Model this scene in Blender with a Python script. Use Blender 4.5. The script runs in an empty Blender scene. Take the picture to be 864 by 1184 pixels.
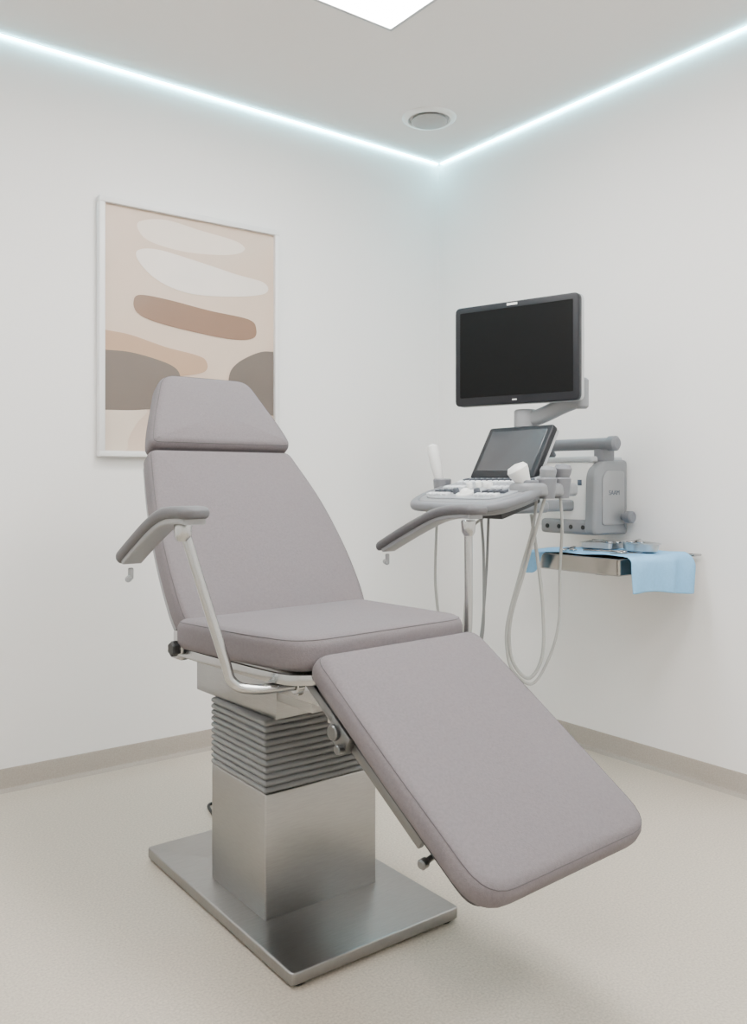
import bpy, bmesh, math, random
from mathutils import Vector, Matrix
random.seed(3)
scene = bpy.context.scene
COL = scene.collection
WORLDLOC = {}

# ---------------------------------------------------------------- materials
def lin(c):
    out = []
    for v in c:
        v = v/255.0
        out.append(v/12.92 if v <= 0.04045 else ((v+0.055)/1.055)**2.4)
    return (out[0], out[1], out[2], 1.0)

def mat(name, rgb, rough=0.5, metal=0.0, nscale=0, namount=0.0, bump=0.0, bscale=None, stretch=None, emit=None, estr=0, coat=0.0, spec=None):
    m = bpy.data.materials.new(name)
    m.use_nodes = True
    nt = m.node_tree
    b = nt.nodes['Principled BSDF']
    c = lin(rgb)
    b.inputs['Base Color'].default_value = c
    b.inputs['Roughness'].default_value = rough
    b.inputs['Metallic'].default_value = metal
    if coat:
        b.inputs['Coat Weight'].default_value = coat
        b.inputs['Coat Roughness'].default_value = 0.11
    if spec is not None: b.inputs['Specular IOR Level'].default_value = spec
    if emit:
        b.inputs['Emission Color'].default_value = lin(emit)
        b.inputs['Emission Strength'].default_value = estr
    if nscale:
        tc = nt.nodes.new('ShaderNodeTexCoord')
        mp = nt.nodes.new('ShaderNodeMapping')
        if stretch: mp.inputs['Scale'].default_value = stretch
        nt.links.new(tc.outputs['Object'], mp.inputs['Vector'])
        n = nt.nodes.new('ShaderNodeTexNoise')
        n.inputs['Scale'].default_value = nscale
        n.inputs['Detail'].default_value = 4
        nt.links.new(mp.outputs['Vector'], n.inputs['Vector'])
        r = nt.nodes.new('ShaderNodeValToRGB')
        r.color_ramp.elements[0].position = 0.3
        r.color_ramp.elements[1].position = 0.7
        r.color_ramp.elements[0].color = tuple(max(0, x*(1-namount)) for x in c[:3])+(1,)
        r.color_ramp.elements[1].color = tuple(min(1, x*(1+namount)) for x in c[:3])+(1,)
        nt.links.new(n.outputs['Fac'], r.inputs['Fac'])
        nt.links.new(r.outputs['Color'], b.inputs['Base Color'])
        if bump:
            n2 = nt.nodes.new('ShaderNodeTexNoise')
            n2.inputs['Scale'].default_value = bscale or nscale
            n2.inputs['Detail'].default_value = 3
            nt.links.new(mp.outputs['Vector'], n2.inputs['Vector'])
            bp = nt.nodes.new('ShaderNodeBump')
            bp.inputs['Strength'].default_value = bump
            bp.inputs['Distance'].default_value = 0.002
            nt.links.new(n2.outputs['Fac'], bp.inputs['Height'])
            nt.links.new(bp.outputs['Normal'], b.inputs['Normal'])
    return m

M_wall = mat('wall_paint', (231, 229, 227), 0.75, nscale=60, namount=0.006, bump=0.05, bscale=250)
M_ceil = mat('ceiling_paint', (223, 220, 217), 0.85, nscale=40, namount=0.006)
M_floor = mat('vinyl_floor', (182, 172, 158), 0.40, nscale=170, namount=0.18, spec=0.4)
M_base = mat('vinyl_skirting', (157, 148, 138), 0.5, nscale=200, namount=0.10)
M_fab = mat('taupe_upholstery', (111, 104, 106), 0.75, nscale=170, namount=0.07, bump=0.35, bscale=420, spec=0.25)
M_seam = mat('seam_thread', (84, 78, 80), 0.8, nscale=200, namount=0.05)
M_steel = mat('brushed_steel', (160, 159, 158), 0.30, 1.0, nscale=30, namount=0.05, bump=0.05, bscale=60, stretch=(1, 1, 14))
M_steelp = mat('brushed_steel_plate', (150, 149, 148), 0.32, 1.0, nscale=30, namount=0.05, bump=0.04, bscale=60, stretch=(1, 12, 1))
M_dsteel = mat('dark_rail_steel', (118, 118, 118), 0.3, 1.0, nscale=30, namount=0.04)
M_chrome = mat('satin_chrome', (170, 170, 170), 0.2, 1.0, nscale=20, namount=0.02)
M_post = mat('satin_steel_tube', (180, 180, 179), 0.25, 1.0, nscale=20, namount=0.02)
M_alu = mat('painted_aluminium', (150, 150, 151), 0.4, 0.4, nscale=20, namount=0.02)
M_bel = mat('bellows_rubber', (114, 114, 114), 0.45, 0.1, nscale=20, namount=0.03)
M_pad = mat('armrest_polyurethane', (90, 88, 90), 0.6, nscale=120, namount=0.05, bump=0.2, bscale=300)
M_dark = mat('dark_plastic', (44, 44, 46), 0.45, nscale=40, namount=0.04)
M_black = mat('black_rubber', (20, 20, 21), 0.5, nscale=40, namount=0.05)
M_white = mat('white_plastic', (226, 225, 222), 0.4, nscale=30, namount=0.01)
M_gframe = mat('white_frame_lacquer', (220, 219, 218), 0.4, nscale=30, namount=0.01)
M_grey = mat('mid_grey_plastic', (128, 129, 132), 0.45, nscale=30, namount=0.02)
M_grip = mat('console_grip_grey', (112, 113, 118), 0.45, nscale=30, namount=0.02)
M_lgrey = mat('light_grey_plastic', (172, 173, 175), 0.42, nscale=30, namount=0.02)
M_panelgrey = mat('console_panel_grey', (146, 149, 154), 0.42, nscale=30, namount=0.02)
M_bezel = mat('monitor_bezel', (24, 25, 30), 0.4, nscale=30, namount=0.02, spec=0.35)
M_screen = mat('monitor_glass', (9, 9, 9), 0.35, nscale=10, namount=0.01, spec=0.15)
M_tscreen = mat('touch_glass', (62, 64, 68), 0.2, nscale=8, namount=0.08)
M_key = mat('key_plastic', (222, 224, 228), 0.45, nscale=30, namount=0.02)
M_keyd = mat('key_plastic_grey', (72, 76, 84), 0.45, nscale=30, namount=0.02)
M_cable = mat('cable_grey', (158, 158, 154), 0.5, nscale=30, namount=0.02)
M_cabled = mat('cable_dark_grey', (120, 121, 121), 0.5, nscale=30, namount=0.02)
M_blue = mat('blue_nonwoven', (126, 178, 217), 0.85, nscale=120, namount=0.05, bump=0.3, bscale=80)
M_tray = mat('tray_steel', (160, 155, 148), 0.25, 1.0, nscale=30, namount=0.03)
M_dish = mat('polished_dish_steel', (190, 190, 190), 0.3, 0.85, nscale=20, namount=0.02)
M_led = mat('led_strip_diffuser', (220, 245, 250), 0.5, emit=(150, 226, 242), estr=85)
M_panel = mat('panel_diffuser', (250, 250, 250), 0.5, emit=(254, 253, 251), estr=36)
M_vent = mat('vent_grille', (165, 163, 160), 0.6, nscale=40, namount=0.02)
M_mark = mat('label_print', (70, 80, 95), 0.5, nscale=30, namount=0.02)

# ---------------------------------------------------------------- helpers
def finish(name, bm, mats, parent=None, label=None, category=None, kind=None, group=None, angle=35, smooth=True, origin=None):
    bmesh.ops.recalc_face_normals(bm, faces=bm.faces[:])
    for e in bm.edges:
        if len(e.link_faces) == 2:
            e.smooth = e.calc_face_angle(0) < math.radians(angle)
    for f in bm.faces: f.smooth = smooth
    xs = [v.co for v in bm.verts]
    mn = Vector((min(v.x for v in xs), min(v.y for v in xs), min(v.z for v in xs)))
    mx = Vector((max(v.x for v in xs), max(v.y for v in xs), max(v.z for v in xs)))
    o = origin or (mn+mx)/2
    if parent is None and origin is None: o = Vector((o.x, o.y, mn.z))
    o = Vector(o)
    bmesh.ops.translate(bm, verts=bm.verts[:], vec=-o)
    me = bpy.data.meshes.new(name)
    bm.to_mesh(me); bm.free()
    for m in (mats if isinstance(mats, (list, tuple)) else [mats]): me.materials.append(m)
    ob = bpy.data.objects.new(name, me)
    COL.objects.link(ob)
    WORLDLOC[ob.name] = o
    if parent:
        ob.parent = parent
        ob.location = o-WORLDLOC[parent.name]
    else:
        ob.location = o
    if label: ob['label'] = label
    if category: ob['category'] = category
    if kind: ob['kind'] = kind
    if group: ob['group'] = group
    return ob

def root(name, loc, label, category, group=None):
    e = bpy.data.objects.new(name, None)
    e.empty_display_size = 0.1
    COL.objects.link(e)
    e.location = loc
    WORLDLOC[e.name] = Vector(loc)
    e['label'] = label; e['category'] = category
    if group: e['group'] = group
    return e

def merge(bm, tmp, M=None, mi=0):
    if M is not None: bmesh.ops.transform(tmp, matrix=M, verts=tmp.verts[:])
    for f in tmp.faces: f.material_index = mi
    me = bpy.data.meshes.new('tmp')
    tmp.to_mesh(me); tmp.free()
    bm.from_mesh(me)
    bpy.data.meshes.remove(me)

def T(x, y, z): return Matrix.Translation((x, y, z))
def R(a, ax): return Matrix.Rotation(math.radians(a), 4, ax)
def frame(o, ex, ey):
    ex = Vector(ex).normalized(); ey = Vector(ey).normalized(); ez = ex.cross(ey)
    m = Matrix.Identity(4)
    for i in range(3):
        m[i][0] = ex[i]; m[i][1] = ey[i]; m[i][2] = ez[i]; m[i][3] = o[i]
    return m

def box(bm, c, s, bev=0.0, M=None, mi=0, seg=2):
    t = bmesh.new()
    bmesh.ops.create_cube(t, size=1.0)
    bmesh.ops.scale(t, vec=s, verts=t.verts[:])
    bmesh.ops.translate(t, vec=c, verts=t.verts[:])
    if bev: bmesh.ops.bevel(t, geom=t.edges[:]+t.verts[:], offset=bev, segments=seg, affect='EDGES', profile=0.5)
    merge(bm, t, M, mi)

def catmull(pts, n=8, closed=False):
    P = [Vector(p) for p in pts]; out = []
    L = len(P)
    rng = range(L) if closed else range(L-1)
    for i in rng:
        if closed: p0, p1, p2, p3 = P[i-1], P[i], P[(i+1) % L], P[(i+2) % L]
        else:
            p1, p2 = P[i], P[i+1]
            p0 = P[i-1] if i > 0 else p1*2-p2
            p3 = P[i+2] if i+2 < L else p2*2-p1
        for k in range(n):
            t = k/n
            out.append(0.5*((2*p1)+(p2-p0)*t+(2*p0-5*p1+4*p2-p3)*t*t+(3*p1-p0-3*p2+p3)*t**3))
    if not closed: out.append(P[-1].copy())
    return out

def sweep(bm, pts, section, up=(0, 0, 1), scales=None, closed=False, mi=0, M=None):
    t = bmesh.new()
    P = [Vector(p) for p in pts]; n = len(P)
    U = Vector(up); rings = []
    for i in range(n):
        if closed: tg = P[(i+1) % n]-P[i-1]
        else: tg = P[min(i+1, n-1)]-P[max(i-1, 0)]
        tg.normalize()
        U = U-tg*U.dot(tg)
        if U.length < 1e-4: U = tg.orthogonal()
        U.normalize()
        S = tg.cross(U)
        sc = scales[i] if scales else (1, 1)
        rings.append([t.verts.new(P[i]+S*a*sc[0]+U*b*sc[1]) for a, b in section])
    k = len(section)
    for i in range(n if closed else n-1):
        r0, r1 = rings[i], rings[(i+1) % n]
        for j in range(k):
            t.faces.new((r0[j], r0[(j+1) % k], r1[(j+1) % k], r1[j]))
    if not closed:
        t.faces.new(rings[0]); t.faces.new(rings[-1])
    merge(bm, t, M, mi)

def circ(r, n=12): return [(r*math.cos(2*math.pi*i/n), r*math.sin(2*math.pi*i/n)) for i in range(n)]
def rrect(w, h, r, seg=4):
    out = []
    for cx, cy, a0 in ((w/2-r, h/2-r, 0), (-w/2+r, h/2-r, 90), (-w/2+r, -h/2+r, 180), (w/2-r, -h/2+r, 270)):
        for k in range(seg+1):
            a = math.radians(a0+90*k/seg)
            out.append((cx+r*math.cos(a), cy+r*math.sin(a)))
    return out

def tube(bm, pts, r, smooth=0, seg=12, mi=0, M=None, closed=False):
    p = catmull(pts, smooth, closed) if smooth else pts
    d = Vector(p[1])-Vector(p[0])
    up = (0, 0, 1) if abs(d.normalized().z) < 0.8 else (0, 1, 0)
    sweep(bm, p, circ(r, seg), up, closed=closed, mi=mi, M=M)

def lathe(bm, prof, M=None, seg=32, mi=0):
    t = bmesh.new(); rings = []
    for r, z in prof:
        if r < 1e-6: rings.append([t.verts.new((0, 0, z))])
        else: rings.append([t.verts.new((r*math.cos(2*math.pi*i/seg), r*math.sin(2*math.pi*i/seg), z)) for i in range(seg)])
    for a, b in zip(rings, rings[1:]):
        for j in range(seg):
            j2 = (j+1) % seg
            if len(a) == 1 and len(b) == 1: continue
            if len(a) == 1: t.faces.new((a[0], b[j], b[j2]))
            elif len(b) == 1: t.faces.new((a[j], a[j2], b[0]))
            else: t.faces.new((a[j], a[j2], b[j2], b[j]))
    merge(bm, t, M, mi)

def axisM(p0, p1):
    d = Vector(p1)-Vector(p0)
    return Matrix.Translation(p0) @ d.to_track_quat('Z', 'Y').to_matrix().to_4x4()
def cyl(bm, p0, p1, r, bev=0.001, seg=24, mi=0, r2=None, M=None):
    L = (Vector(p1)-Vector(p0)).length; r2 = r if r2 is None else r2
    MM = axisM(p0, p1)
    if M is not None: MM = M @ MM
    lathe(bm, [(0, 0), (r-bev, 0), (r, bev), (r2, L-bev), (r2-bev, L), (0, L)], MM, seg, mi)

def rpoly(pts, rad, seg=6):
    n = len(pts); out = []
    for i in range(n):
        p = Vector(pts[i]); a = Vector(pts[i-1]); b = Vector(pts[(i+1) % n])
        r = rad[i] if isinstance(rad, (list, tuple)) else rad
        da = (a-p); db = (b-p)
        ra = min(r, da.length*0.49); rb = min(r, db.length*0.49)
        q0 = p+da.normalized()*ra; q2 = p+db.normalized()*rb
        for k in range(seg+1):
            t = k/seg
            out.append(q0*(1-t)**2+p*2*t*(1-t)+q2*t*t)
    return out

def inset(out, d):
    n = len(out); res = []
    for i in range(n):
        a, p, b = out[i-1], out[i], out[(i+1) % n]
        e1 = (p-a); e2 = (b-p)
        if e1.length < 1e-7: e1 = e2
        if e2.length < 1e-7: e2 = e1
        e1 = e1.normalized(); e2 = e2.normalized()
        nn = Vector((-e1.y, e1.x))+Vector((-e2.y, e2.x))
        nn.normalize()
        res.append(p+nn*d)
    return res

def slab(bm, outline, th, er, M=None, puff=0.0, mi=0, n=4, erb=None):
    """CCW outline; top face z=0, bottom z=-th, rounded edges er"""
    t = bmesh.new()
    rings = []
    erb = er if erb is None else erb
    def ring(o, z): return [t.verts.new((p.x, p.y, z)) for p in o]
    for k in range(n+1):
        a = k/n*math.pi/2
        rings.append(ring(inset(outline, erb*(1-math.sin(a))), -th+erb*(1-math.cos(a))))
    for k in range(n+1):
        a = k/n*math.pi/2
        rings.append(ring(inset(outline, er*(1-math.cos(a))), -er+er*math.sin(a)))
    top = inset(outline, er)
    c = Vector((sum(p.x for p in top)/len(top), sum(p.y for p in top)/len(top)))
    if puff:
        for f in (0.93, 0.82, 0.65, 0.45, 0.22):
            rings.append(ring([c+(p-c)*f for p in top], puff*(1-f**2.5)))
    m = len(outline)
    for a, b in zip(rings, rings[1:]):
        for j in range(m):
            try: t.faces.new((a[j], a[(j+1) % m], b[(j+1) % m], b[j]))
            except ValueError: pass
    t.faces.new(rings[0])
    if puff:
        cv = t.verts.new((c.x, c.y, puff))
        for j in range(m): t.faces.new((rings[-1][j], rings[-1][(j+1) % m], cv))
    else: t.faces.new(rings[-1])
    merge(bm, t, M, mi)

def seamline(name, outline, er, M, parent, k=0.5, r=0.0012):
    b = bmesh.new()
    a = k*math.pi/2
    o = inset(outline, er*(1-math.cos(a)))
    zz = -er+er*math.sin(a)
    pts = []
    for p in o:
        if not pts or (Vector((p.x, p.y, zz))-pts[-1]).length > 0.002: pts.append(Vector((p.x, p.y, zz)))
    sweep(b, pts, circ(r, 6), (0, 0, 1), closed=True, M=M)
    return finish(name, b, M_seam, parent)

# ---------------------------------------------------------------- room
X0, Y0, H = -4.3, -4.7, 2.7
def struct(name, c, s, m):
    b = bmesh.new(); box(b, c, s)
    return finish(name, b, m, kind='structure', smooth=False)
struct('floor', ((X0)/2, (Y0)/2, -0.05), (-X0+0.2, -Y0+0.2, 0.1), M_floor)
struct('ceiling', ((X0)/2, (Y0)/2, H+0.05), (-X0+0.2, -Y0+0.2, 0.1), M_ceil)
struct('wall_left', (X0/2, 0.05, H/2), (-X0+0.2, 0.1, H), M_wall)
struct('wall_right', (0.05, Y0/2, H/2), (0.1, -Y0, H), M_wall)
struct('wall_front', (X0/2, Y0-0.05, H/2), (-X0+0.2, 0.1, H), M_wall)
struct('wall_back', (X0-0.05, Y0/2, H/2), (0.1, -Y0, H), M_wall)
def skirting(name, p0, p1, nrm):
    b = bmesh.new()
    p0 = Vector(p0); p1 = Vector(p1); n = Vector(nrm)
    prof = [(0, 0.078), (0.004, 0.078), (0.006, 0.074), (0.006, 0.02), (0.010, 0.009), (0.02, 0.002), (0.034, 0.0), (0, 0.0)]
    r0 = [b.verts.new(p0+n*a+Vector((0, 0, z))) for a, z in prof]
    r1 = [b.verts.new(p1+n*a+Vector((0, 0, z))) for a, z in prof]
    k = len(prof)
    for j in range(k): b.faces.new((r0[j], r0[(j+1) % k], r1[(j+1) % k], r1[j]))
    b.faces.new(r0); b.faces.new(r1)
    finish(name, b, M_base, kind='structure')
skirting('baseboard_left', (X0, 0, 0), (0, 0, 0), (0, -1, 0))
skirting('baseboard_right', (0, 0, 0), (0, Y0, 0), (-1, 0, 0))

# LED strips
for nm, c, s, lab in (('led_strip', (X0/2, -0.006, H-0.0050), (-X0-0.03, 0.009, 0.004), 'glowing pale cyan LED strip where the artwork wall meets the ceiling'),
                 ('led_strip', (-0.006, Y0/2, H-0.0050), (0.009, -Y0-0.04, 0.004), 'glowing pale cyan LED strip above the wall-mounted ultrasound')):
    r = root(nm, (c[0], c[1], H-0.02), lab, 'light strip', 'LED strips along the ceiling edge')
    b = bmesh.new(); box(b, c, s); finish('diffuser', b, M_led, r)
    b = bmesh.new()
    box(b, (c[0], c[1], H-0.0015), (s[0], s[1], 0.0028), 0.0005)
    finish('profile', b, M_white, r)

# ceiling panels: first in view, third set by its artwork reflection, rest added unseen for light
for i, (cx, cy) in enumerate(((-1.29, -1.17), (-3.1, -1.17), (-1.18, -2.35), (-3.1, -3.4), (-1.18, -3.7))):
    r = root('ceiling_light', (cx, cy, H-0.012), 'square flat white LED panel light set in the ceiling', 'ceiling light', 'square ceiling panel lights')
    b = bmesh.new(); box(b, (cx, cy, H-0.006), (0.575, 0.575, 0.008)); finish('diffuser', b, M_panel, r)
    b = bmesh.new()
    for dx, dy, sx, sy in ((0, 0.294, 0.6, 0.012), (0, -0.294, 0.6, 0.012), (0.294, 0, 0.012, 0.576), (-0.294, 0, 0.012, 0.576)):
        box(b, (cx+dx, cy+dy, H-0.006), (sx, sy, 0.012), 0.001)
    finish('panel_frame', b, M_lgrey, r)

# ceiling vent
vc = (-0.397, -0.385)
r = root('ceiling_vent', (vc[0], vc[1], H-0.02), 'round white ceiling air vent with grey disc', 'air vent')
b = bmesh.new()
lathe(b, [(0.088, 0), (0.088, -0.006), (0.094, -0.012), (0.108, -0.010), (0.118, -0.003), (0.120, 0), (0.088, 0)], T(vc[0], vc[1], H), 48)
finish('vent_ring', b, M_white, r)
b = bmesh.new()
lathe(b, [(0, -0.022), (0.07, -0.022), (0.078, -0.018), (0.078, -0.012), (0.02, -0.010), (0.02, 0), (0, 0)], T(vc[0], vc[1], H), 48)
finish('vent_disc', b, M_vent, r)

# ---------------------------------------------------------------- wall art
ax0, ax1, az0, az1 = -1.735, -0.948, 1.200, 2.190
W, HH = ax1-ax0, az1-az0
r = root('framed_artwork', ((ax0+ax1)/2, 0, az0), 'white-framed abstract print of beige and brown organic shapes hung on wall', 'picture')
b = bmesh.new()
fw, fd = 0.022, 0.035
box(b, ((ax0+ax1)/2, -fd/2, az1-fw/2), (W, fd, fw), 0.002)
box(b, ((ax0+ax1)/2, -fd/2, az0+fw/2), (W, fd, fw), 0.002)
box(b, (ax0+fw/2, -fd/2, (az0+az1)/2), (fw, fd, HH-2*fw), 0.002)
box(b, (ax1-fw/2, -fd/2, (az0+az1)/2), (fw, fd, HH-2*fw), 0.002)
finish('frame', b, M_gframe, r)
cols = [(198, 176, 158), (216, 203, 191), (218, 208, 199), (126, 95, 74), (170, 138, 111), (102, 89, 80), (98, 87, 79), (204, 188, 172)]
AM = [mat('print_ink_%s' % w, c, 0.5, nscale=6, namount=0.03, coat=0.2) for w, c in zip(['beige', 'cream', 'ivory', 'brown', 'tan', 'taupe', 'umber', 'sand'], cols)]
b = bmesh.new()
box(b, ((ax0+ax1)/2, -0.012, (az0+az1)/2), (W-2*fw+0.004, 0.012, HH-2*fw+0.004), mi=0)
blobs = [
 (1, [(.207, .07), (.344, .044), (.536, .06), (.738, .0765), (.795, .106), (.697, .1407), (.463, .159), (.274, .144), (.207, .112)], True),
 (2, [(.193, .189), (.298, .169), (.511, .189), (.738, .217), (.913, .235), (.92, .28), (.738, .313), (.487, .3275), (.321, .299), (.216, .241)], True),
 (3, [(.176, .39), (.207, .36), (.344, .363), (.585, .386), (.817, .402), (.864, .439), (.843, .482), (.712, .496), (.463, .48), (.274, .457), (.193, .43)], True),
 (4, [(.03, .512), (.163, .522), (.344, .556), (.5, .575), (.565, .595), (.56, .641), (.414, .67), (.2, .69), (.03, .70)], False),
 (7, [(.03, .81), (.24, .81), (.19, .87), (.15, .93), (.135, .976), (.03, .976)], False),
 (5, [(.03, .589), (.163, .59), (.32, .6136), (.40, .64), (.425, .68), (.425, .75), (.40, .79), (.2, .815), (.03, .821)], False),
 (6, [(.97, .53), (.90, .535), (.82, .56), (.74, .60), (.70, .65), (.695, .75), (.72, .80), (.97, .81)], False)]
for k, (mi, pts, closed) in enumerate(blobs):
    yy = -0.0186-0.0005*k
    pp = [Vector((ax0+s*W, yy, az1-t*HH)) for s, t in pts]
    if closed: pp = catmull(pp, 6, True)
    else:
        pp = catmull(pp, 6)
        for p in pp: p.x = min(max(p.x, ax0+fw), ax1-fw)
    f = b.faces.new([b.verts.new(p) for p in pp]); f.material_index = mi
art = finish('art_print', b, AM, r, smooth=False)

# ================================================================ EXAMINATION CHAIR
CH = T(-1.632, -1.25, 0) @ R(3.0, 'Z')
chair = root('examination_chair', (-1.625, -1.23, 0), 'taupe upholstered reclining examination chair on brushed steel column and base', 'medical chair')

b = bmesh.new()
o = rpoly([(-1.875, -1.647), (-1.384, -1.647), (-1.384, -0.842), (-1.875, -0.842)], 0.012, 4)
slab(b, o, 0.029, 0.004, T(0, 0, 0.038), n=3)
bp = finish('base_plate', b, M_steelp, chair, label='flat brushed steel floor plate')
for x in (-1.845, -1.412):
    for y in (-1.617, -0.872):
        b = bmesh.new(); cyl(b, (x, y, 0), (x, y, 0.011), 0.022, 0.002)
        finish('foot', b, M_black, bp)
b = bmesh.new()
cx, cy, cw, cd = -1.640, -1.272, 0.338, 0.29
box(b, (cx, cy, 0.190), (cw, cd, 0.31), 0.004, seg=3)
box(b, (cx, cy, 0.36), (cw-0.05, cd-0.05, 0.06))
finish('column', b, M_steel, chair, label='brushed steel rectangular lifting column')
# bellows
b = bmesh.new()
t = bmesh.new(); rings = []
z = 0.345; N = 11; pitch = 0.0164
prof = []
for i in range(N):
    prof += [(0.0, z), (0.0048, z+0.0020), (0.0070, z+0.0046), (0.0076, z+0.0080), (0.0070, z+0.0112), (0.0048, z+0.0138), (0.0, z+0.0158)]
    z += pitch
for off, zz in prof:
    rings.append([t.verts.new((cx+a, cy+c, zz)) for a, c in rrect(cw-0.010+2*off, cd-0.010+2*off, 0.005+max(off, 0)*0.3, 4)])
for a, c in zip(rings, rings[1:]):
    k = len(a)
    for j in range(k): t.faces.new((a[j], a[(j+1) % k], c[(j+1) % k], c[j]))
t.faces.new(rings[0]); t.faces.new(rings[-1])
merge(b, t)
finish('bellows', b, M_bel, chair, label='grey pleated rubber bellows', angle=50)
# carriage
b = bmesh.new()
box(b, (0.002, 0.025, 0.588), (0.335, 0.40, 0.124), 0.003, CH)
box(b, (0.0, -0.24, 0.612), (0.325, 0.16, 0.08), 0.003, CH)
box(b, (0, -0.03, 0.660), (0.42, 0.60, 0.018), 0.003, CH)
car = finish('carriage', b, M_steel, chair, label='brushed steel seat carriage')
b = bmesh.new()
box(b, (-0.170, -0.28, 0.625), (0.012, 0.17, 0.050), 0.002, CH)
box(b, (0.170, -0.30, 0.625), (0.012, 0.15, 0.050), 0.002, CH)
box(b, (0.0, -0.34, 0.625), (0.33, 0.05, 0.04), 0.003, CH)
box(b, (-0.13, -0.385, 0.615), (0.07, 0.012, 0.10), 0.003, CH)
box(b, (-0.05, -0.375, 0.605), (0.05, 0.012, 0.08), 0.003, CH)
for yy, zz in ((-0.23, 0.635), (-0.34, 0.635), (-0.29, 0.618)):
    cyl(b, (-0.176, yy, zz), (-0.184, yy, zz), 0.007, M=CH)
for xx, zz in ((-0.15, 0.645), (-0.11, 0.645), (-0.15, 0.60), (-0.11, 0.60)):
    cyl(b, (xx, -0.391, zz), (xx, -0.397, zz), 0.006, M=CH)
cyl(b, (-0.19, -0.40, 0.665), (0.19, -0.40, 0.665), 0.012, M=CH)
finish('hinge_bracket', b, M_chrome, car)
b = bmesh.new()
box(b, (-0.171, 0.02, 0.632), (0.010, 0.30, 0.030), 0.002, CH)
for yy in (-0.10, 0.0, 0.12):
    cyl(b, (-0.175, yy, 0.632), (-0.183, yy, 0.632), 0.006, M=CH)
finish('side_rail', b, M_dsteel, car)

# seat frame rail
b = bmesh.new()
path = catmull([(-0.300, 0.10, 0), (-0.292, -0.10, 0), (-0.272, -0.33, 0), (-0.235, -0.395, 0), (-0.15, -0.415, 0), (0.15, -0.415, 0), (0.235, -0.395, 0), (0.266, -0.33, 0), (0.276, -0.1, 0), (0.280, 0.10, 0)], 6)
sweep(b, path, rrect(0.012, 0.024, 0.003, 2), M=CH @ T(0, 0, 0.674))
for x in (-0.283, 0.265):
    box(b, (x, 0.10, 0.668), (0.022, 0.06, 0.04), 0.004, CH)
finish('seat_frame', b, M_chrome, chair, label='polished metal rail around the seat')

# seat
so = rpoly([(-0.264, -0.415), (0.270, -0.415), (0.284, -0.20), (0.294, 0.07), (-0.318, 0.07), (-0.300, -0.20)], [0.085, 0.075, 0.05, 0.04, 0.04, 0.05])
MS = CH @ T(0, 0, 0.760) @ R(-1.0, 'X')
b = bmesh.new(); slab(b, so, 0.078, 0.026, MS, puff=0.008, n=6)
seat = finish('seat', b, M_fab, chair, label='padded taupe seat cushion', angle=60)
seamline('seam', so, 0.026, MS, seat)

# backrest
MB = CH @ frame((0, 0.03, 0.748), (1, 0, 0), (0, 0.607, 0.795))
bo = rpoly([(-0.286, -0.045), (0.278, -0.045), (0.301, 0.03), (0.314, 0.18), (0.302, 0.38), (0.252, 0.575), (-0.234, 0.575), (-0.272, 0.40), (-0.298, 0.20), (-0.304, 0.03)], [0.04, 0.04, 0.05, 0.09, 0.09, 0.025, 0.025, 0.09, 0.09, 0.05])
b = bmesh.new(); slab(b, bo, 0.070, 0.022, MB, puff=0.008, n=6)
back = finish('backrest', b, M_fab, chair, label='tall taupe backrest cushion', angle=60)
seamline('seam', bo, 0.022, MB, back)
b = bmesh.new()
so2 = inset(bo, 0.008)
slab(b, so2, 0.012, 0.004, MB @ T(0, 0, -0.071), n=2)
finish('back_shell', b, M_alu, back, label='light grey metal backing')
for x in (-0.16, 0.16):
    b = bmesh.new()
    box(b, (x, 0.24, -0.097), (0.03, 0.66, 0.028), 0.004, MB)
    finish('back_rail', b, M_alu, back)
# headrest
ho = rpoly([(-0.230, 0.582), (0.264, 0.582), (0.256, 0.655), (0.196, 0.868), (-0.116, 0.868), (-0.206, 0.66)], [0.03, 0.03, 0.06, 0.045, 0.05, 0.07])
MH = MB @ T(0, 0, 0.016)
b = bmesh.new(); slab(b, ho, 0.082, 0.026, MH, puff=0.008, n=6)
head = finish('headrest', b, M_fab, chair, label='trapezoid taupe headrest cushion', angle=60)
seamline('seam', ho, 0.026, MH, head)

# leg rest
ML = CH @ frame((0, -0.42, 0.739), (1, 0, 0), (0, 0.835, 0.550))
lo = rpoly([(-0.240, -0.622), (0.276, -0.622), (0.278, -0.30), (0.278, 0.0), (-0.236, 0.0), (-0.242, -0.30)], [0.080, 0.080, 0.05, 0.045, 0.045, 0.05])
b = bmesh.new(); slab(b, lo, 0.068, 0.028, ML, puff=0.008, n=6, erb=0.034)
leg = finish('leg_rest', b, M_fab, chair, label='long taupe leg rest cushion sloping down', angle=60)
seamline('seam', lo, 0.028, ML, leg)
b = bmesh.new()
slab(b, inset(lo, 0.028), 0.016, 0.003, ML @ T(0, 0, -0.067), n=2)
finish('leg_rest_board', b, M_dark, leg, label='dark underside board')
for x in (-0.205, 0.205):
    b = bmesh.new()
    box(b, (x, -0.21, -0.094), (0.014, 0.46, 0.022), 0.003, ML)
    finish('leg_rest_rail', b, M_dsteel, leg, label='metal rail under the leg rest')
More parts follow.
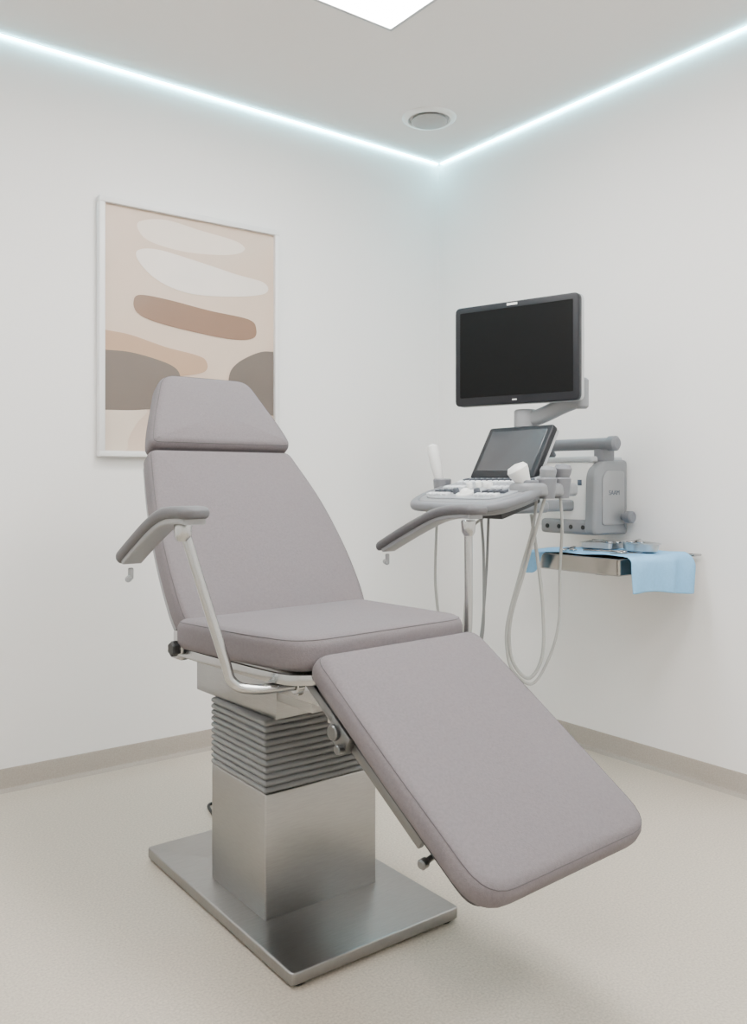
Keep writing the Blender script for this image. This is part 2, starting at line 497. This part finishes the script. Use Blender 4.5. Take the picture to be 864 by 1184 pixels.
def knob(parent, c, M, r=0.022):
    b = bmesh.new()
    t = bmesh.new()
    n = 30; rings = []
    for z, k in ((0, 0.85), (0.003, 1), (0.016, 1), (0.020, 0.8)):
        rings.append([t.verts.new((k*r*(1+0.10*math.cos(6*2*math.pi*i/n))*math.cos(2*math.pi*i/n), k*r*(1+0.10*math.cos(6*2*math.pi*i/n))*math.sin(2*math.pi*i/n), z)) for i in range(n)])
    for a, c2 in zip(rings, rings[1:]):
        for j in range(n): t.faces.new((a[j], a[(j+1) % n], c2[(j+1) % n], c2[j]))
    t.faces.new(rings[0]); t.faces.new(rings[-1])
    merge(b, t, M @ T(*c) @ R(-90, 'Y'))
    return finish('knob', b, M_black, parent, label='black star-shaped clamping knob')
b = bmesh.new()
box(b, (-0.218, -0.16, -0.088), (0.028, 0.07, 0.05), 0.006, ML)
cyl(b, (-0.21, -0.15, -0.088), (-0.242, -0.15, -0.088), 0.017, 0.003, M=ML)
cyl(b, (-0.21, -0.185, -0.10), (-0.246, -0.185, -0.10), 0.010, 0.002, M=ML)
finish('clamp', b, M_dsteel, leg)
b = bmesh.new()
tube(b, [(-0.18, -0.47, -0.080), (-0.205, -0.47, -0.090), (-0.222, -0.473, -0.092)], 0.006, 6, M=ML)
cyl(b, (-0.222, -0.473, -0.092), (-0.240, -0.476, -0.092), 0.010, 0.003, M=ML)
finish('lever', b, M_dsteel, leg)
b = bmesh.new()
cyl(b, (-0.280, 0.055, 0.685), (-0.310, 0.055, 0.685), 0.016, 0.002, M=CH)
box(b, (-0.298, 0.06, 0.70), (0.026, 0.045, 0.06), 0.008, CH)
cl = finish('clamp', b, M_chrome, chair)
knob(cl, (-0.310, 0.055, 0.685), CH, 0.018)

# armrests (built in unrotated chair-centred coordinates)
CA = T(-1.635, -1.25, 0)
def armrest(post, padpts, lab):
    b = bmesh.new()
    p = catmull(post, 8)
    tube(b, p, 0.0115, M=CA, seg=16)
    cyl(b, post[0], (post[0][0]*0.9, post[0][1], post[0][2]), 0.02, 0.002, M=CA)
    q = Vector(post[-1])
    lathe(b, [(0, 0.012), (0.018, 0.012), (0.02, 0.008), (0.018, -0.02), (0.013, -0.03), (0, -0.03)], CA @ T(q.x, q.y, q.z), 20)
    arm = finish('armrest', b, M_post, chair, label=lab)
    pp = catmull(padpts, 12)
    n = len(pp); L = [0]
    for i in range(1, n): L.append(L[-1]+(pp[i]-pp[i-1]).length)
    tot = L[-1]; rr = 0.034
    sc = []
    for s in L:
        d = min(s, tot-s)
        k = 1 if d > rr else math.sqrt(max(0.02, 1-(1-d/rr)**2))
        sc.append((0.25+0.75*k, 0.45+0.55*k))
    b = bmesh.new()
    sweep(b, pp, rrect(0.070, 0.026, 0.0125, 5), scales=sc, M=CA)
    finish('arm_pad', b, M_pad, arm, label='grey padded arm support', angle=60)
    b = bmesh.new()
    sub = [v+Vector((0, 0, -0.018)) for v in pp[5:-5]]
    sweep(b, sub, rrect(0.050, 0.013, 0.004, 3), M=CA)
    finish('arm_bracket', b, M_alu, arm)
    b = bmesh.new()
    e = pp[-1]
    cyl(b, e+Vector((0, -0.03, -0.015)), e+Vector((0, -0.03, -0.042)), 0.0065, 0.002, M=CA)
    cyl(b, e+Vector((-0.012, -0.045, -0.040)), e+Vector((0.006, -0.01, -0.040)), 0.0075, 0.003, M=CA)
    finish('lever', b, M_alu, arm)
armrest([(-0.20, -0.34, 0.648), (-0.29, -0.325, 0.650), (-0.335, -0.31, 0.668), (-0.355, -0.30, 0.73), (-0.432, -0.265, 1.008)],
        [(-0.445, -0.375, 1.040), (-0.447, -0.32, 1.043), (-0.45, -0.245, 1.036), (-0.452, -0.17, 1.008), (-0.455, -0.08, 0.962), (-0.458, 0.00, 0.918)], 'grey padded armrest on slanted metal post')
armrest([(0.20, -0.30, 0.66), (0.30, -0.30, 0.665), (0.36, -0.30, 0.68), (0.375, -0.30, 0.74), (0.375, -0.30, 0.99)],
        [(0.375, -0.355, 1.028), (0.375, -0.29, 1.031), (0.375, -0.20, 1.020), (0.375, -0.11, 0.988), (0.375, 0.0, 0.941), (0.375, 0.085, 0.902)], 'grey padded armrest on upright metal post')
b = bmesh.new()
tube(b, [(-1.66, -1.13, 0.07), (-1.66, -1.0, 0.058), (-1.63, -0.85, 0.048), (-1.60, -0.75, 0.012), (-1.575, -0.66, 0.006), (-1.55, -0.58, 0.006), (-1.50, -0.57, 0.006), (-1.45, -0.52, 0.006), (-1.38, -0.35, 0.006), (-1.2, -0.06, 0.006), (-1.18, -0.04, 0.05), (-1.18, -0.008, 0.09)], 0.005, 8)
finish('power_cable', b, M_black, chair, label='black power cable')

# ================================================================ ULTRASOUND
us = root('ultrasound_machine', (-0.09, -1.0, 0.895), 'wall-mounted white and grey ultrasound machine with monitor, touchscreen and console', 'medical device')
# housing
b = bmesh.new()
box(b, (-0.098, -0.965, 1.055), (0.19, 0.27, 0.27), 0.018, seg=4)
hs = finish('housing', b, M_white, us, label='white wall housing')
b = bmesh.new()
slab(b, rpoly([(-0.215, 0.897), (-0.004, 0.897), (-0.004, 1.190), (-0.150, 1.190), (-0.205, 1.145)], [0.026, 0.01, 0.02, 0.03, 0.03], 5), 0.048, 0.012, frame((0, -1.135, 0), (1, 0, 0), (0, 0, 1)), n=4)
box(b, (-0.107, -0.985, 0.926), (0.206, 0.25, 0.058), 0.014, seg=3)
finish('housing_cover', b, M_grey, hs, label='grey plastic side cover')
b = bmesh.new()
slab(b, rpoly([(-0.165, 0.935), (-0.03, 0.935), (-0.03, 1.145), (-0.14, 1.145), (-0.165, 1.120)], 0.014, 4), 0.006, 0.002, frame((0, -1.139, 0), (1, 0, 0), (0, 0, 1)), n=2)
finish('side_panel', b, M_alu, hs, label='recessed lighter grey side panel')
b = bmesh.new()
box(b, (-0.100, -0.965, 1.190), (0.196, 0.29, 0.024), 0.009, seg=3)
finish('housing_top', b, M_lgrey, hs, label='light grey top panel')
for y in (-0.90, -0.96, -1.02, -1.08):
    b = bmesh.new()
    cyl(b, (-0.207, y, 0.926), (-0.213, y, 0.926), 0.009, 0.001)
    finish('port', b, M_black, hs)
b = bmesh.new()
cyl(b, (-0.045, -1.130, 0.965), (-0.045, -1.155, 0.965), 0.013, 0.002)
cyl(b, (-0.045, -1.155, 0.965), (-0.045, -1.190, 0.965), 0.024, 0.005)
finish('knob', b, M_grip, hs)
b = bmesh.new()
box(b, (-0.193, -1.05, 1.10), (0.003, 0.020, 0.022), 0.001)
finish('button', b, M_mark, hs)
b = bmesh.new()
sweep(b, catmull([(-0.12, -0.84, 1.205), (-0.145, -0.84, 1.242), (-0.15, -0.88, 1.250), (-0.15, -1.0, 1.250), (-0.15, -1.17, 1.250)], 6), rrect(0.046, 0.040, 0.017, 4), up=(1, 0, 0))
lathe(b, [(0, 0.0), (0.02, 0.0), (0.029, 0.006), (0.029, 0.034), (0.02, 0.042), (0, 0.042)], axisM((-0.15, -1.155, 1.250), (-0.15, -1.195, 1.250)), 20)
box(b, (-0.12, -1.11, 1.212), (0.080, 0.050, 0.07), 0.014, seg=3)
finish('handle', b, M_grip, us, label='grey carrying bar')
def text(name, body, size, M, parent, m):
    cu = bpy.data.curves.new(name, 'FONT'); cu.body = body; cu.size = size; cu.align_x = 'CENTER'; cu.align_y = 'CENTER'; cu.extrude = 0.0003
    ob = bpy.data.objects.new('t', cu); COL.objects.link(ob)
    dg = bpy.context.evaluated_depsgraph_get(); me = bpy.data.meshes.new_from_object(ob.evaluated_get(dg))
    bpy.data.objects.remove(ob); bb = bmesh.new(); bb.from_mesh(me); bpy.data.meshes.remove(me)
    bmesh.ops.transform(bb, matrix=M, verts=bb.verts[:])
    return finish(name, bb, m, parent, smooth=False)
text('lettering', 'SAAM', 0.026, frame((-0.095, -1.1397, 1.06), (1, 0, 0), (0, 0, 1)), hs, M_mark)

# boom from wall housing to console
b = bmesh.new()
box(b, (-0.31, -1.00, 1.01), (0.24, 0.05, 0.045), 0.012, seg=3)
box(b, (-0.55, -1.04, 1.01), (0.26, 0.12, 0.045), 0.015, seg=3)
cyl(b, (-0.50, -1.05, 0.99), (-0.50, -1.05, 1.33), 0.03, 0.004)
finish('boom', b, M_grey, us, label='grey support arm')
# console
th = 16
MC = frame((-0.755, -1.085, 1.080), (0, -1, 0), (math.cos(math.radians(th)), 0, math.sin(math.radians(th))))
co = rpoly([(-0.190, -0.160), (0.195, -0.160), (0.234, -0.05), (0.215, 0.16), (-0.215, 0.16), (-0.232, -0.05)], [0.08, 0.08, 0.07, 0.03, 0.03, 0.07])
b = bmesh.new(); slab(b, co, 0.052, 0.010, MC, n=4, erb=0.028)
con = finish('console', b, M_grey, us, label='grey control console')
b = bmesh.new()
slab(b, inset(co, 0.026), 0.008, 0.003, MC @ T(0, 0.006, 0.005), n=2)
finish('control_panel', b, M_panelgrey, con)
b = bmesh.new()
hp = catmull([(-0.232, 0.02, -0.014), (-0.233, -0.07, -0.014), (-0.185, -0.160, -0.014), (-0.09, -0.178, -0.014), (0.09, -0.178, -0.014), (0.188, -0.160, -0.014), (0.235, -0.07, -0.014), (0.234, 0.02, -0.014)], 6)
sweep(b, hp, rrect(0.036, 0.032, 0.013, 3), M=MC)
finish('console_handle', b, M_grip, con, label='grey curved front grip')
b = bmesh.new()
box(b, (0.02, 0.03, -0.066), (0.24, 0.20, 0.045), 0.010, MC)
finish('console_underside', b, M_dark, con)
def key(c, s, m, nm='key'):
    b = bmesh.new(); box(b, c, s, 0.001, MC, seg=2); return finish(nm, b, m, con)
for i in range(12):
    for j in range(2):
        x = -0.160+i*0.029
        key((x, 0.050+j*0.030, 0.009), (0.020, 0.018, 0.009), (M_key, M_keyd)[j])
for i in range(4):
    for j in range(3):
        key((-0.162+i*0.028, -0.100+j*0.042, 0.009), (0.020, 0.022, 0.009), M_keyd if j == 1 else M_key)
for i in range(4):
    for j in range(3):
        key((0.078+i*0.028, -0.100+j*0.042, 0.009), (0.020, 0.022, 0.009), M_keyd if j == 1 else M_key)
b = bmesh.new(); lathe(b, [(0, 0.026), (0.012, 0.023), (0.02, 0.014), (0.022, 0.010), (0.034, 0.010), (0.036, 0.004), (0, 0.004)], MC @ T(0.0, -0.080, 0), 24)
finish('trackball', b, M_white, con)
for x, y in ((-0.050, -0.01), (-0.018, 0.004), (0.018, 0.004), (0.050, -0.01), (-0.052, -0.075), (0.052, -0.075)):
    b = bmesh.new(); lathe(b, [(0, 0.024), (0.009, 0.024), (0.011, 0.021), (0.012, 0.004), (0, 0.004)], MC @ T(x, y, 0), 20)
    finish('dial', b, M_white if y > -0.05 else M_keyd, con)
# touchscreen
MT = frame((-0.592, -1.063, 1.212), (0, -1, 0), (0.50, 0, 0.866))
to = rpoly([(-0.158, -0.108), (0.158, -0.108), (0.158, 0.110), (-0.158, 0.110)], 0.012, 4)
b = bmesh.new(); slab(b, to, 0.026, 0.005, MT, n=3)
ts = finish('touchscreen', b, M_bezel, us, label='tilted black-framed touchscreen')
b = bmesh.new(); slab(b, rpoly([(-0.136, -0.080), (0.136, -0.080), (0.136, 0.092), (-0.136, 0.092)], 0.003, 2), 0.003, 0.0008, MT @ T(0, 0, 0.001), n=1)
finish('screen', b, M_tscreen, ts)
b = bmesh.new(); box(b, (0, 0, -0.032), (0.31, 0.212, 0.018), 0.006, MT)
box(b, (0.0, -0.03, -0.055), (0.06, 0.06, 0.07), 0.008, MT)
finish('screen_back', b, M_lgrey, ts)
# monitor
mon_c = (-0.563, -1.055, 1.577)
MM = frame(mon_c, (0.273, -0.962, 0), (0, 0, 1))
mo = rpoly([(-0.254, -0.188), (0.250, -0.188), (0.250, 0.188), (-0.254, 0.188)], 0.022, 5)
b = bmesh.new(); slab(b, mo, 0.026, 0.005, MM @ T(0, 0, 0.0), n=3)
mon = finish('monitor', b, M_bezel, us, label='black flat diagnostic monitor, switched off')
b = bmesh.new(); slab(b, rpoly([(-0.232, -0.157), (0.228, -0.157), (0.228, 0.166), (-0.232, 0.166)], 0.004, 2), 0.003, 0.0008, MM @ T(0, 0, 0.001), n=1)
finish('screen', b, M_screen, mon)
b = bmesh.new()
slab(b, inset(mo, -0.001), 0.020, 0.006, MM @ T(0, 0, -0.0255), n=3)
box(b, (0.03, 0, -0.06), (0.12, 0.12, 0.04), 0.01, MM)
finish('monitor_back', b, M_lgrey, mon, label='light grey rear shell')
b = bmesh.new()
box(b, (-0.01, 0.177, 0.001), (0.042, 0.008, 0.002), 0.0005, MM)
finish('logo_mark', b, M_white, mon)
b = bmesh.new()
box(b, (0, -0.173, 0.001), (0.018, 0.005, 0.002), 0.0005, MM)
finish('indicator_mark', b, M_white, mon)
# monitor arm
b = bmesh.new()
sweep(b, catmull([(-0.50, -1.05, 1.335), (-0.48, -1.10, 1.342), (-0.44, -1.18, 1.380), (-0.415, -1.235, 1.400)], 6), rrect(0.058, 0.056, 0.018, 4))
cyl(b, (-0.415, -1.240, 1.365), (-0.415, -1.240, 1.475), 0.026, 0.008)
cyl(b, (-0.50, -1.05, 1.30), (-0.50, -1.05, 1.37), 0.042, 0.006)
sweep(b, [(-0.415, -1.240, 1.455), (-0.45, -1.16, 1.49), (-0.49, -1.10, 1.55)], rrect(0.03, 0.03, 0.01, 3))
finish('monitor_arm', b, M_grey, us, label='grey articulated monitor arm')
# probe holders
b = bmesh.new()
slab(b, rpoly([(-0.79, -1.335), (-0.53, -1.335), (-0.53, -1.23), (-0.79, -1.23)], 0.035, 5), 0.045, 0.014, T(0, 0, 1.100), n=4)
finish('holder_rail', b, M_grey, us, label='moulded grey probe holder block')
b = bmesh.new()
box(b, (-0.71, -0.855, 1.080), (0.05, 0.06, 0.02), 0.006)
finish('holder_rail', b, M_grey, us)
PH = [(-0.735, -1.282, 1.050), (-0.680, -1.312, 1.058), (-0.605, -1.310, 1.058), (-0.715, -0.830, 1.055), (-0.56, -1.265, 1.080)]
for hx, hy, hz in PH:
    b = bmesh.new()
    lathe(b, [(0.016, -0.01), (0.026, -0.01), (0.031, 0.02), (0.034, 0.056), (0.031, 0.060), (0.027, 0.058), (0.022, 0.03), (0.016, -0.01)], T(hx, hy, hz), 24)
    finish('probe_holder', b, M_grip, us, label='grey cup holder for a probe')
def cable(pts, m=M_cable, cr=0.005):
    b = bmesh.new(); tube(b, pts, cr, 10, 10)
    finish('cable', b, m, us, label='hanging grey probe cable')
def probe(base, lab, head=0.022, hgt=0.12, tilt=(0, 0), m=M_white, w=1.0):
    b = bmesh.new()
    MP = T(*base) @ R(tilt[0], 'X') @ R(tilt[1], 'Y')
    lathe(b, [(0, 0), (0.006, 0), (0.009, 0.02), (0.014*w, 0.04), (0.016*w, hgt*0.5), (0.019*w, hgt*0.62), (head*0.95, hgt*0.78), (head*1.02, hgt*0.90), (head*0.8, hgt*1.01), (0, hgt*1.06)], MP, 24)
    finish('ultrasound_probe', b, m, None, lab, 'ultrasound probe', group='ultrasound probes in holders')
probe((-0.715, -0.830, 1.060), 'slim white ultrasound probe standing beside the touchscreen', 0.023, 0.180, (-8, -9), w=1.2)
probe((-0.725, -1.290, 1.052), 'white convex ultrasound probe leaning out of its holder', 0.036, 0.118, (-16, -24), w=1.45)
probe((-0.680, -1.312, 1.048), 'grey ultrasound probe standing in a cup holder', 0.028, 0.105, (0, 5), M_grey, 1.2)
probe((-0.605, -1.310, 1.048), 'mid grey ultrasound probe standing in a cup holder', 0.030, 0.112, (4, 0), M_grip, 1.2)
cable([(-0.715, -0.83, 1.05), (-0.72, -0.815, 1.0), (-0.745, -0.83, 0.9), (-0.76, -0.845, 0.70), (-0.74, -0.87, 0.52), (-0.70, -0.91, 0.50), (-0.69, -0.93, 0.66), (-0.69, -0.94, 0.9), (-0.64, -0.99, 0.985)])
cable([(-0.685, -1.31, 1.055), (-0.69, -1.28, .96), (-0.683, -1.215, .80), (-0.70, -1.165, .62), (-0.695, -1.17, .49), (-0.645, -1.20, .425), (-0.605, -1.225, .50), (-0.60, -1.225, .65), (-0.61, -1.215, .8), (-0.60, -1.17, .99)], cr=0.0062)
cable([(-0.61, -1.31, 1.055), (-0.60, -1.31, .95), (-0.565, -1.27, .80), (-0.565, -1.265, .62), (-0.59, -1.24, .49), (-0.635, -1.205, .405), (-0.69, -1.17, .45), (-0.708, -1.158, .52), (-0.708, -1.16, .62), (-0.690, -1.205, .80), (-0.69, -1.26, .95), (-0.68, -1.27, 1.06)], cr=0.0052)
cable([(-0.73, -1.06, 1.03), (-0.735, -1.06, 0.97), (-0.715, -1.05, 0.85), (-0.735, -1.07, 0.60), (-0.73, -1.04, 0.50), (-0.69, -1.02, 0.60), (-0.67, -1.02, 0.8), (-0.66, -1.02, 0.99)], M_cabled)

# ================================================================ TRAY
tx0, tx1, ty0, ty1, tz0, tz1 = -0.445, -0.03, -1.43, -1.02, 0.778, 0.838
r = root('instrument_tray', ((tx0+tx1)/2, (ty0+ty1)/2, tz0), 'shallow stainless steel instrument tray fixed to the wall', 'tray')
b = bmesh.new()
cxx, cyy = (tx0+tx1)/2, (ty0+ty1)/2
rings = []
t = bmesh.new()
for dw, zz in ((-0.012, tz0+0.001), (0.0, tz0+0.006), (0.0, tz1), (0.018, tz1), (0.018, tz1+0.0015), (-0.0015, tz1+0.0015), (-0.0015, tz0+0.007), (-0.013, tz0+0.003)):
    rings.append([t.verts.new((cxx+a, cyy+c, zz)) for a, c in rrect((tx1-tx0)+2*dw-0.03, (ty1-ty0)+2*dw-0.03, 0.012, 4)])
for a, c in zip(rings, rings[1:]):
    k = len(a)
    for j in range(k): t.faces.new((a[j], a[(j+1) % k], c[(j+1) % k], c[j]))
t.faces.new(rings[0]); t.faces.new(rings[-1])
merge(b, t)
finish('tray_pan', b, M_tray, r)
b = bmesh.new()
box(b, (-0.15, cyy, 0.768), (0.28, 0.05, 0.018), 0.004)
box(b, (-0.006, cyy, 0.765), (0.012, 0.10, 0.10), 0.004)
finish('wall_bracket', b, M_alu, r)
b = bmesh.new()
tube(b, [(-0.12, ty1-0.003, tz1-0.005), (-0.12, ty1+0.03, tz1-0.003), (-0.32, ty1+0.03, tz1-0.003), (-0.32, ty1-0.003, tz1-0.005)], 0.004)
finish('handle', b, M_chrome, r)
b = bmesh.new()
tube(b, [(-0.06, ty0+0.003, tz1-0.003), (-0.06, ty0-0.03, tz1-0.002), (-0.015, ty0-0.03, tz1-0.002), (-0.015, ty0+0.03, tz1-0.003)], 0.004)
finish('handle', b, M_chrome, r)

# drape
b = bmesh.new()
nx, ny = 70, 80
zt = tz1+0.006
verts = []
def sstep(a, c, x):
    t = min(max((x-a)/(c-a), 0), 1); return t*t*(3-2*t)
for j in range(ny+1):
    v = j/ny
    ylen = v*(0.42+0.140)
    row = []
    for i in range(nx+1):
        u = i/nx
        ybase = -1.015-ylen
        h = 0.080*sstep(-1.13, -1.05, ybase)
        xa = -0.410-0.050*sstep(-1.17, -1.06, ybase)-h+0.015*sstep(-1.25, -1.35, ybase)-0.03*sstep(-1.40, -1.44, ybase)
        xb = -0.060-0.03*sstep(-1.2, -1.43, ybase)+0.03*sstep(-1.43, -1.5, ybase)
        xp = xa+(xb-xa)*u
        z = zt+0.002*math.sin(19*xp+11*ybase)+0.0015*math.sin(37*ybase+15*xp)+0.002
        y = ybase
        ye = -1.440
        if y < ye:
            d = ye-y
            k = min(d/0.05, 1)
            fold = 0.013*abs(math.sin(24*xp+0.6+3*d))+0.005*math.sin(60*xp+9*d)
            y = ye-0.010*math.sin(min(d/0.02, 1)*math.pi/2)-0.009-fold*k+0.008*math.cos(min(d/0.02, 1)*math.pi/2)
            z = z-max(0, d-0.004)*(1+0.10*math.sin(9*xp+2))
        x = xp
        if xp < -0.460 and y > -1.2:
            d = -0.460-xp
            x = -0.460-0.006*min(d/0.01, 1)-0.008*math.sin(60*ybase)*min(d/0.03, 1)
            z = z-d
        row.append(b.verts.new((x, y, z)))
    verts.append(row)
for j in range(ny):
    for i in range(nx):
        b.faces.new((verts[j][i], verts[j][i+1], verts[j+1][i+1], verts[j+1][i]))
dr = finish('surgical_drape', b, M_blue, None, label='light blue disposable drape spread over the steel tray', category='surgical drape', angle=80)
md = dr.modifiers.new('thick', 'SOLIDIFY'); md.thickness = 0.0012; md.offset = 1
# instruments
zd = zt+0.0075
b = bmesh.new()
t = bmesh.new()
def kid(s):
    out = []
    for i in range(32):
        a = 2*math.pi*i/32
        x = 0.095*s*math.cos(a); y = 0.045*s*math.sin(a)
        y += -0.30*x*x/0.095*0.8+0.008
        out.append((x, y))
    return out
rings = []
for s, z in ((0.84, 0), (0.94, 0.004), (1.0, 0.028), (1.08, 0.030), (1.08, 0.033), (0.985, 0.0305), (0.92, 0.006), (0.82, 0.002)):
    rings.append([t.verts.new((x, y, z)) for x, y in kid(s)])
for a, c in zip(rings, rings[1:]):
    for j in range(32): t.faces.new((a[j], a[(j+1) % 32], c[(j+1) % 32], c[j]))
t.faces.new(rings[0]); t.faces.new(rings[-1])
merge(b, t, T(-0.200, -1.330, zd) @ R(65, 'Z'))
finish('kidney_dish', b, M_dish, label='polished steel kidney dish lying on the blue drape', category='dish')
b = bmesh.new()
t = bmesh.new(); rings = []
for dw, zz in ((-0.008, 0), (0.0, 0.003), (0.0, 0.022), (0.006, 0.022), (0.006, 0.0235), (-0.0012, 0.0235), (-0.0012, 0.004), (-0.009, 0.0015)):
    rings.append([t.verts.new((a, c, zz)) for a, c in rrect(0.10+2*dw, 0.13+2*dw, 0.016, 4)])
for a, c in zip(rings, rings[1:]):
    k = len(a)
    for j in range(k): t.faces.new((a[j], a[(j+1) % k], c[(j+1) % k], c[j]))
t.faces.new(rings[0]); t.faces.new(rings[-1])
merge(b, t, T(-0.21, -1.170, zd) @ R(8, 'Z'))
finish('instrument_dish', b, M_dish, label='small flat rectangular steel dish on the blue drape', category='dish')
def scissors(name, c, ang, lab, cat):
    b = bmesh.new(); MX = T(*c) @ R(ang, 'Z')
    for s in (-1, 1):
        sweep(b, catmull([(s*0.016, -0.05, 0.003), (s*0.010, -0.02, 0.003), (0, 0.01, 0.003), (-s*0.003, 0.04, 0.003), (-s*0.001, 0.075, 0.003)], 5), rrect(0.009, 0.007, 0.0015, 2), M=MX)
        ring = [(s*0.018+0.012*math.cos(k*math.pi/8), -0.062+0.014*math.sin(k*math.pi/8), 0.003) for k in range(16)]
        tube(b, ring, 0.0032, 0, 8, M=MX, closed=True)
    cyl(b, (0, 0.01, 0), (0, 0.01, 0.0085), 0.005, 0.0008, M=MX, seg=12)
    finish(name, b, M_chrome, label=lab, category=cat)
scissors('surgical_scissors', (-0.34, -1.28, zd), 20, 'steel surgical scissors lying on the blue drape', 'scissors')
scissors('forceps', (-0.34, -1.13, zd), -60, 'steel ring-handled forceps lying on the blue drape', 'forceps')
scissors('forceps', (-0.205, -1.175, zd+0.0235), -20, 'steel ring-handled forceps lying across the rectangular dish', 'forceps')
scissors('forceps', (-0.205, -1.325, zd+0.033), -60, 'steel ring-handled forceps resting across the kidney dish', 'forceps')
b = bmesh.new()
for s in (-1, 1):
    sweep(b, catmull([(0, 0.06, 0.003), (s*0.005, 0.02, 0.003), (s*0.006, -0.02, 0.003), (s*0.002, -0.065, 0.003)], 5), rrect(0.005, 0.003, 0.0008, 2), M=T(-0.35, -1.38, zd) @ R(70, 'Z'))
finish('tweezers', b, M_dsteel, label='thin steel tweezers lying on the blue drape', category='tweezers')

# ================================================================ camera / world
cam = bpy.data.cameras.new('camera'); co_ = bpy.data.objects.new('camera', cam); COL.objects.link(co_)
co_.location = (-2.843, -3.229, 1.11)
co_.rotation_euler = (math.radians(90), 0, math.radians(-36.96))
cam.sensor_fit = 'AUTO'; cam.sensor_width = 36
cam.lens = 985/1184*36
cam.shift_y = -37/1184
cam.clip_start = 0.02
scene.camera = co_
w = bpy.data.worlds.new('world'); scene.world = w; w.use_nodes = True
w.node_tree.nodes['Background'].inputs[0].default_value = (0.9, 0.93, 1, 1)
w.node_tree.nodes['Background'].inputs[1].default_value = 0.3
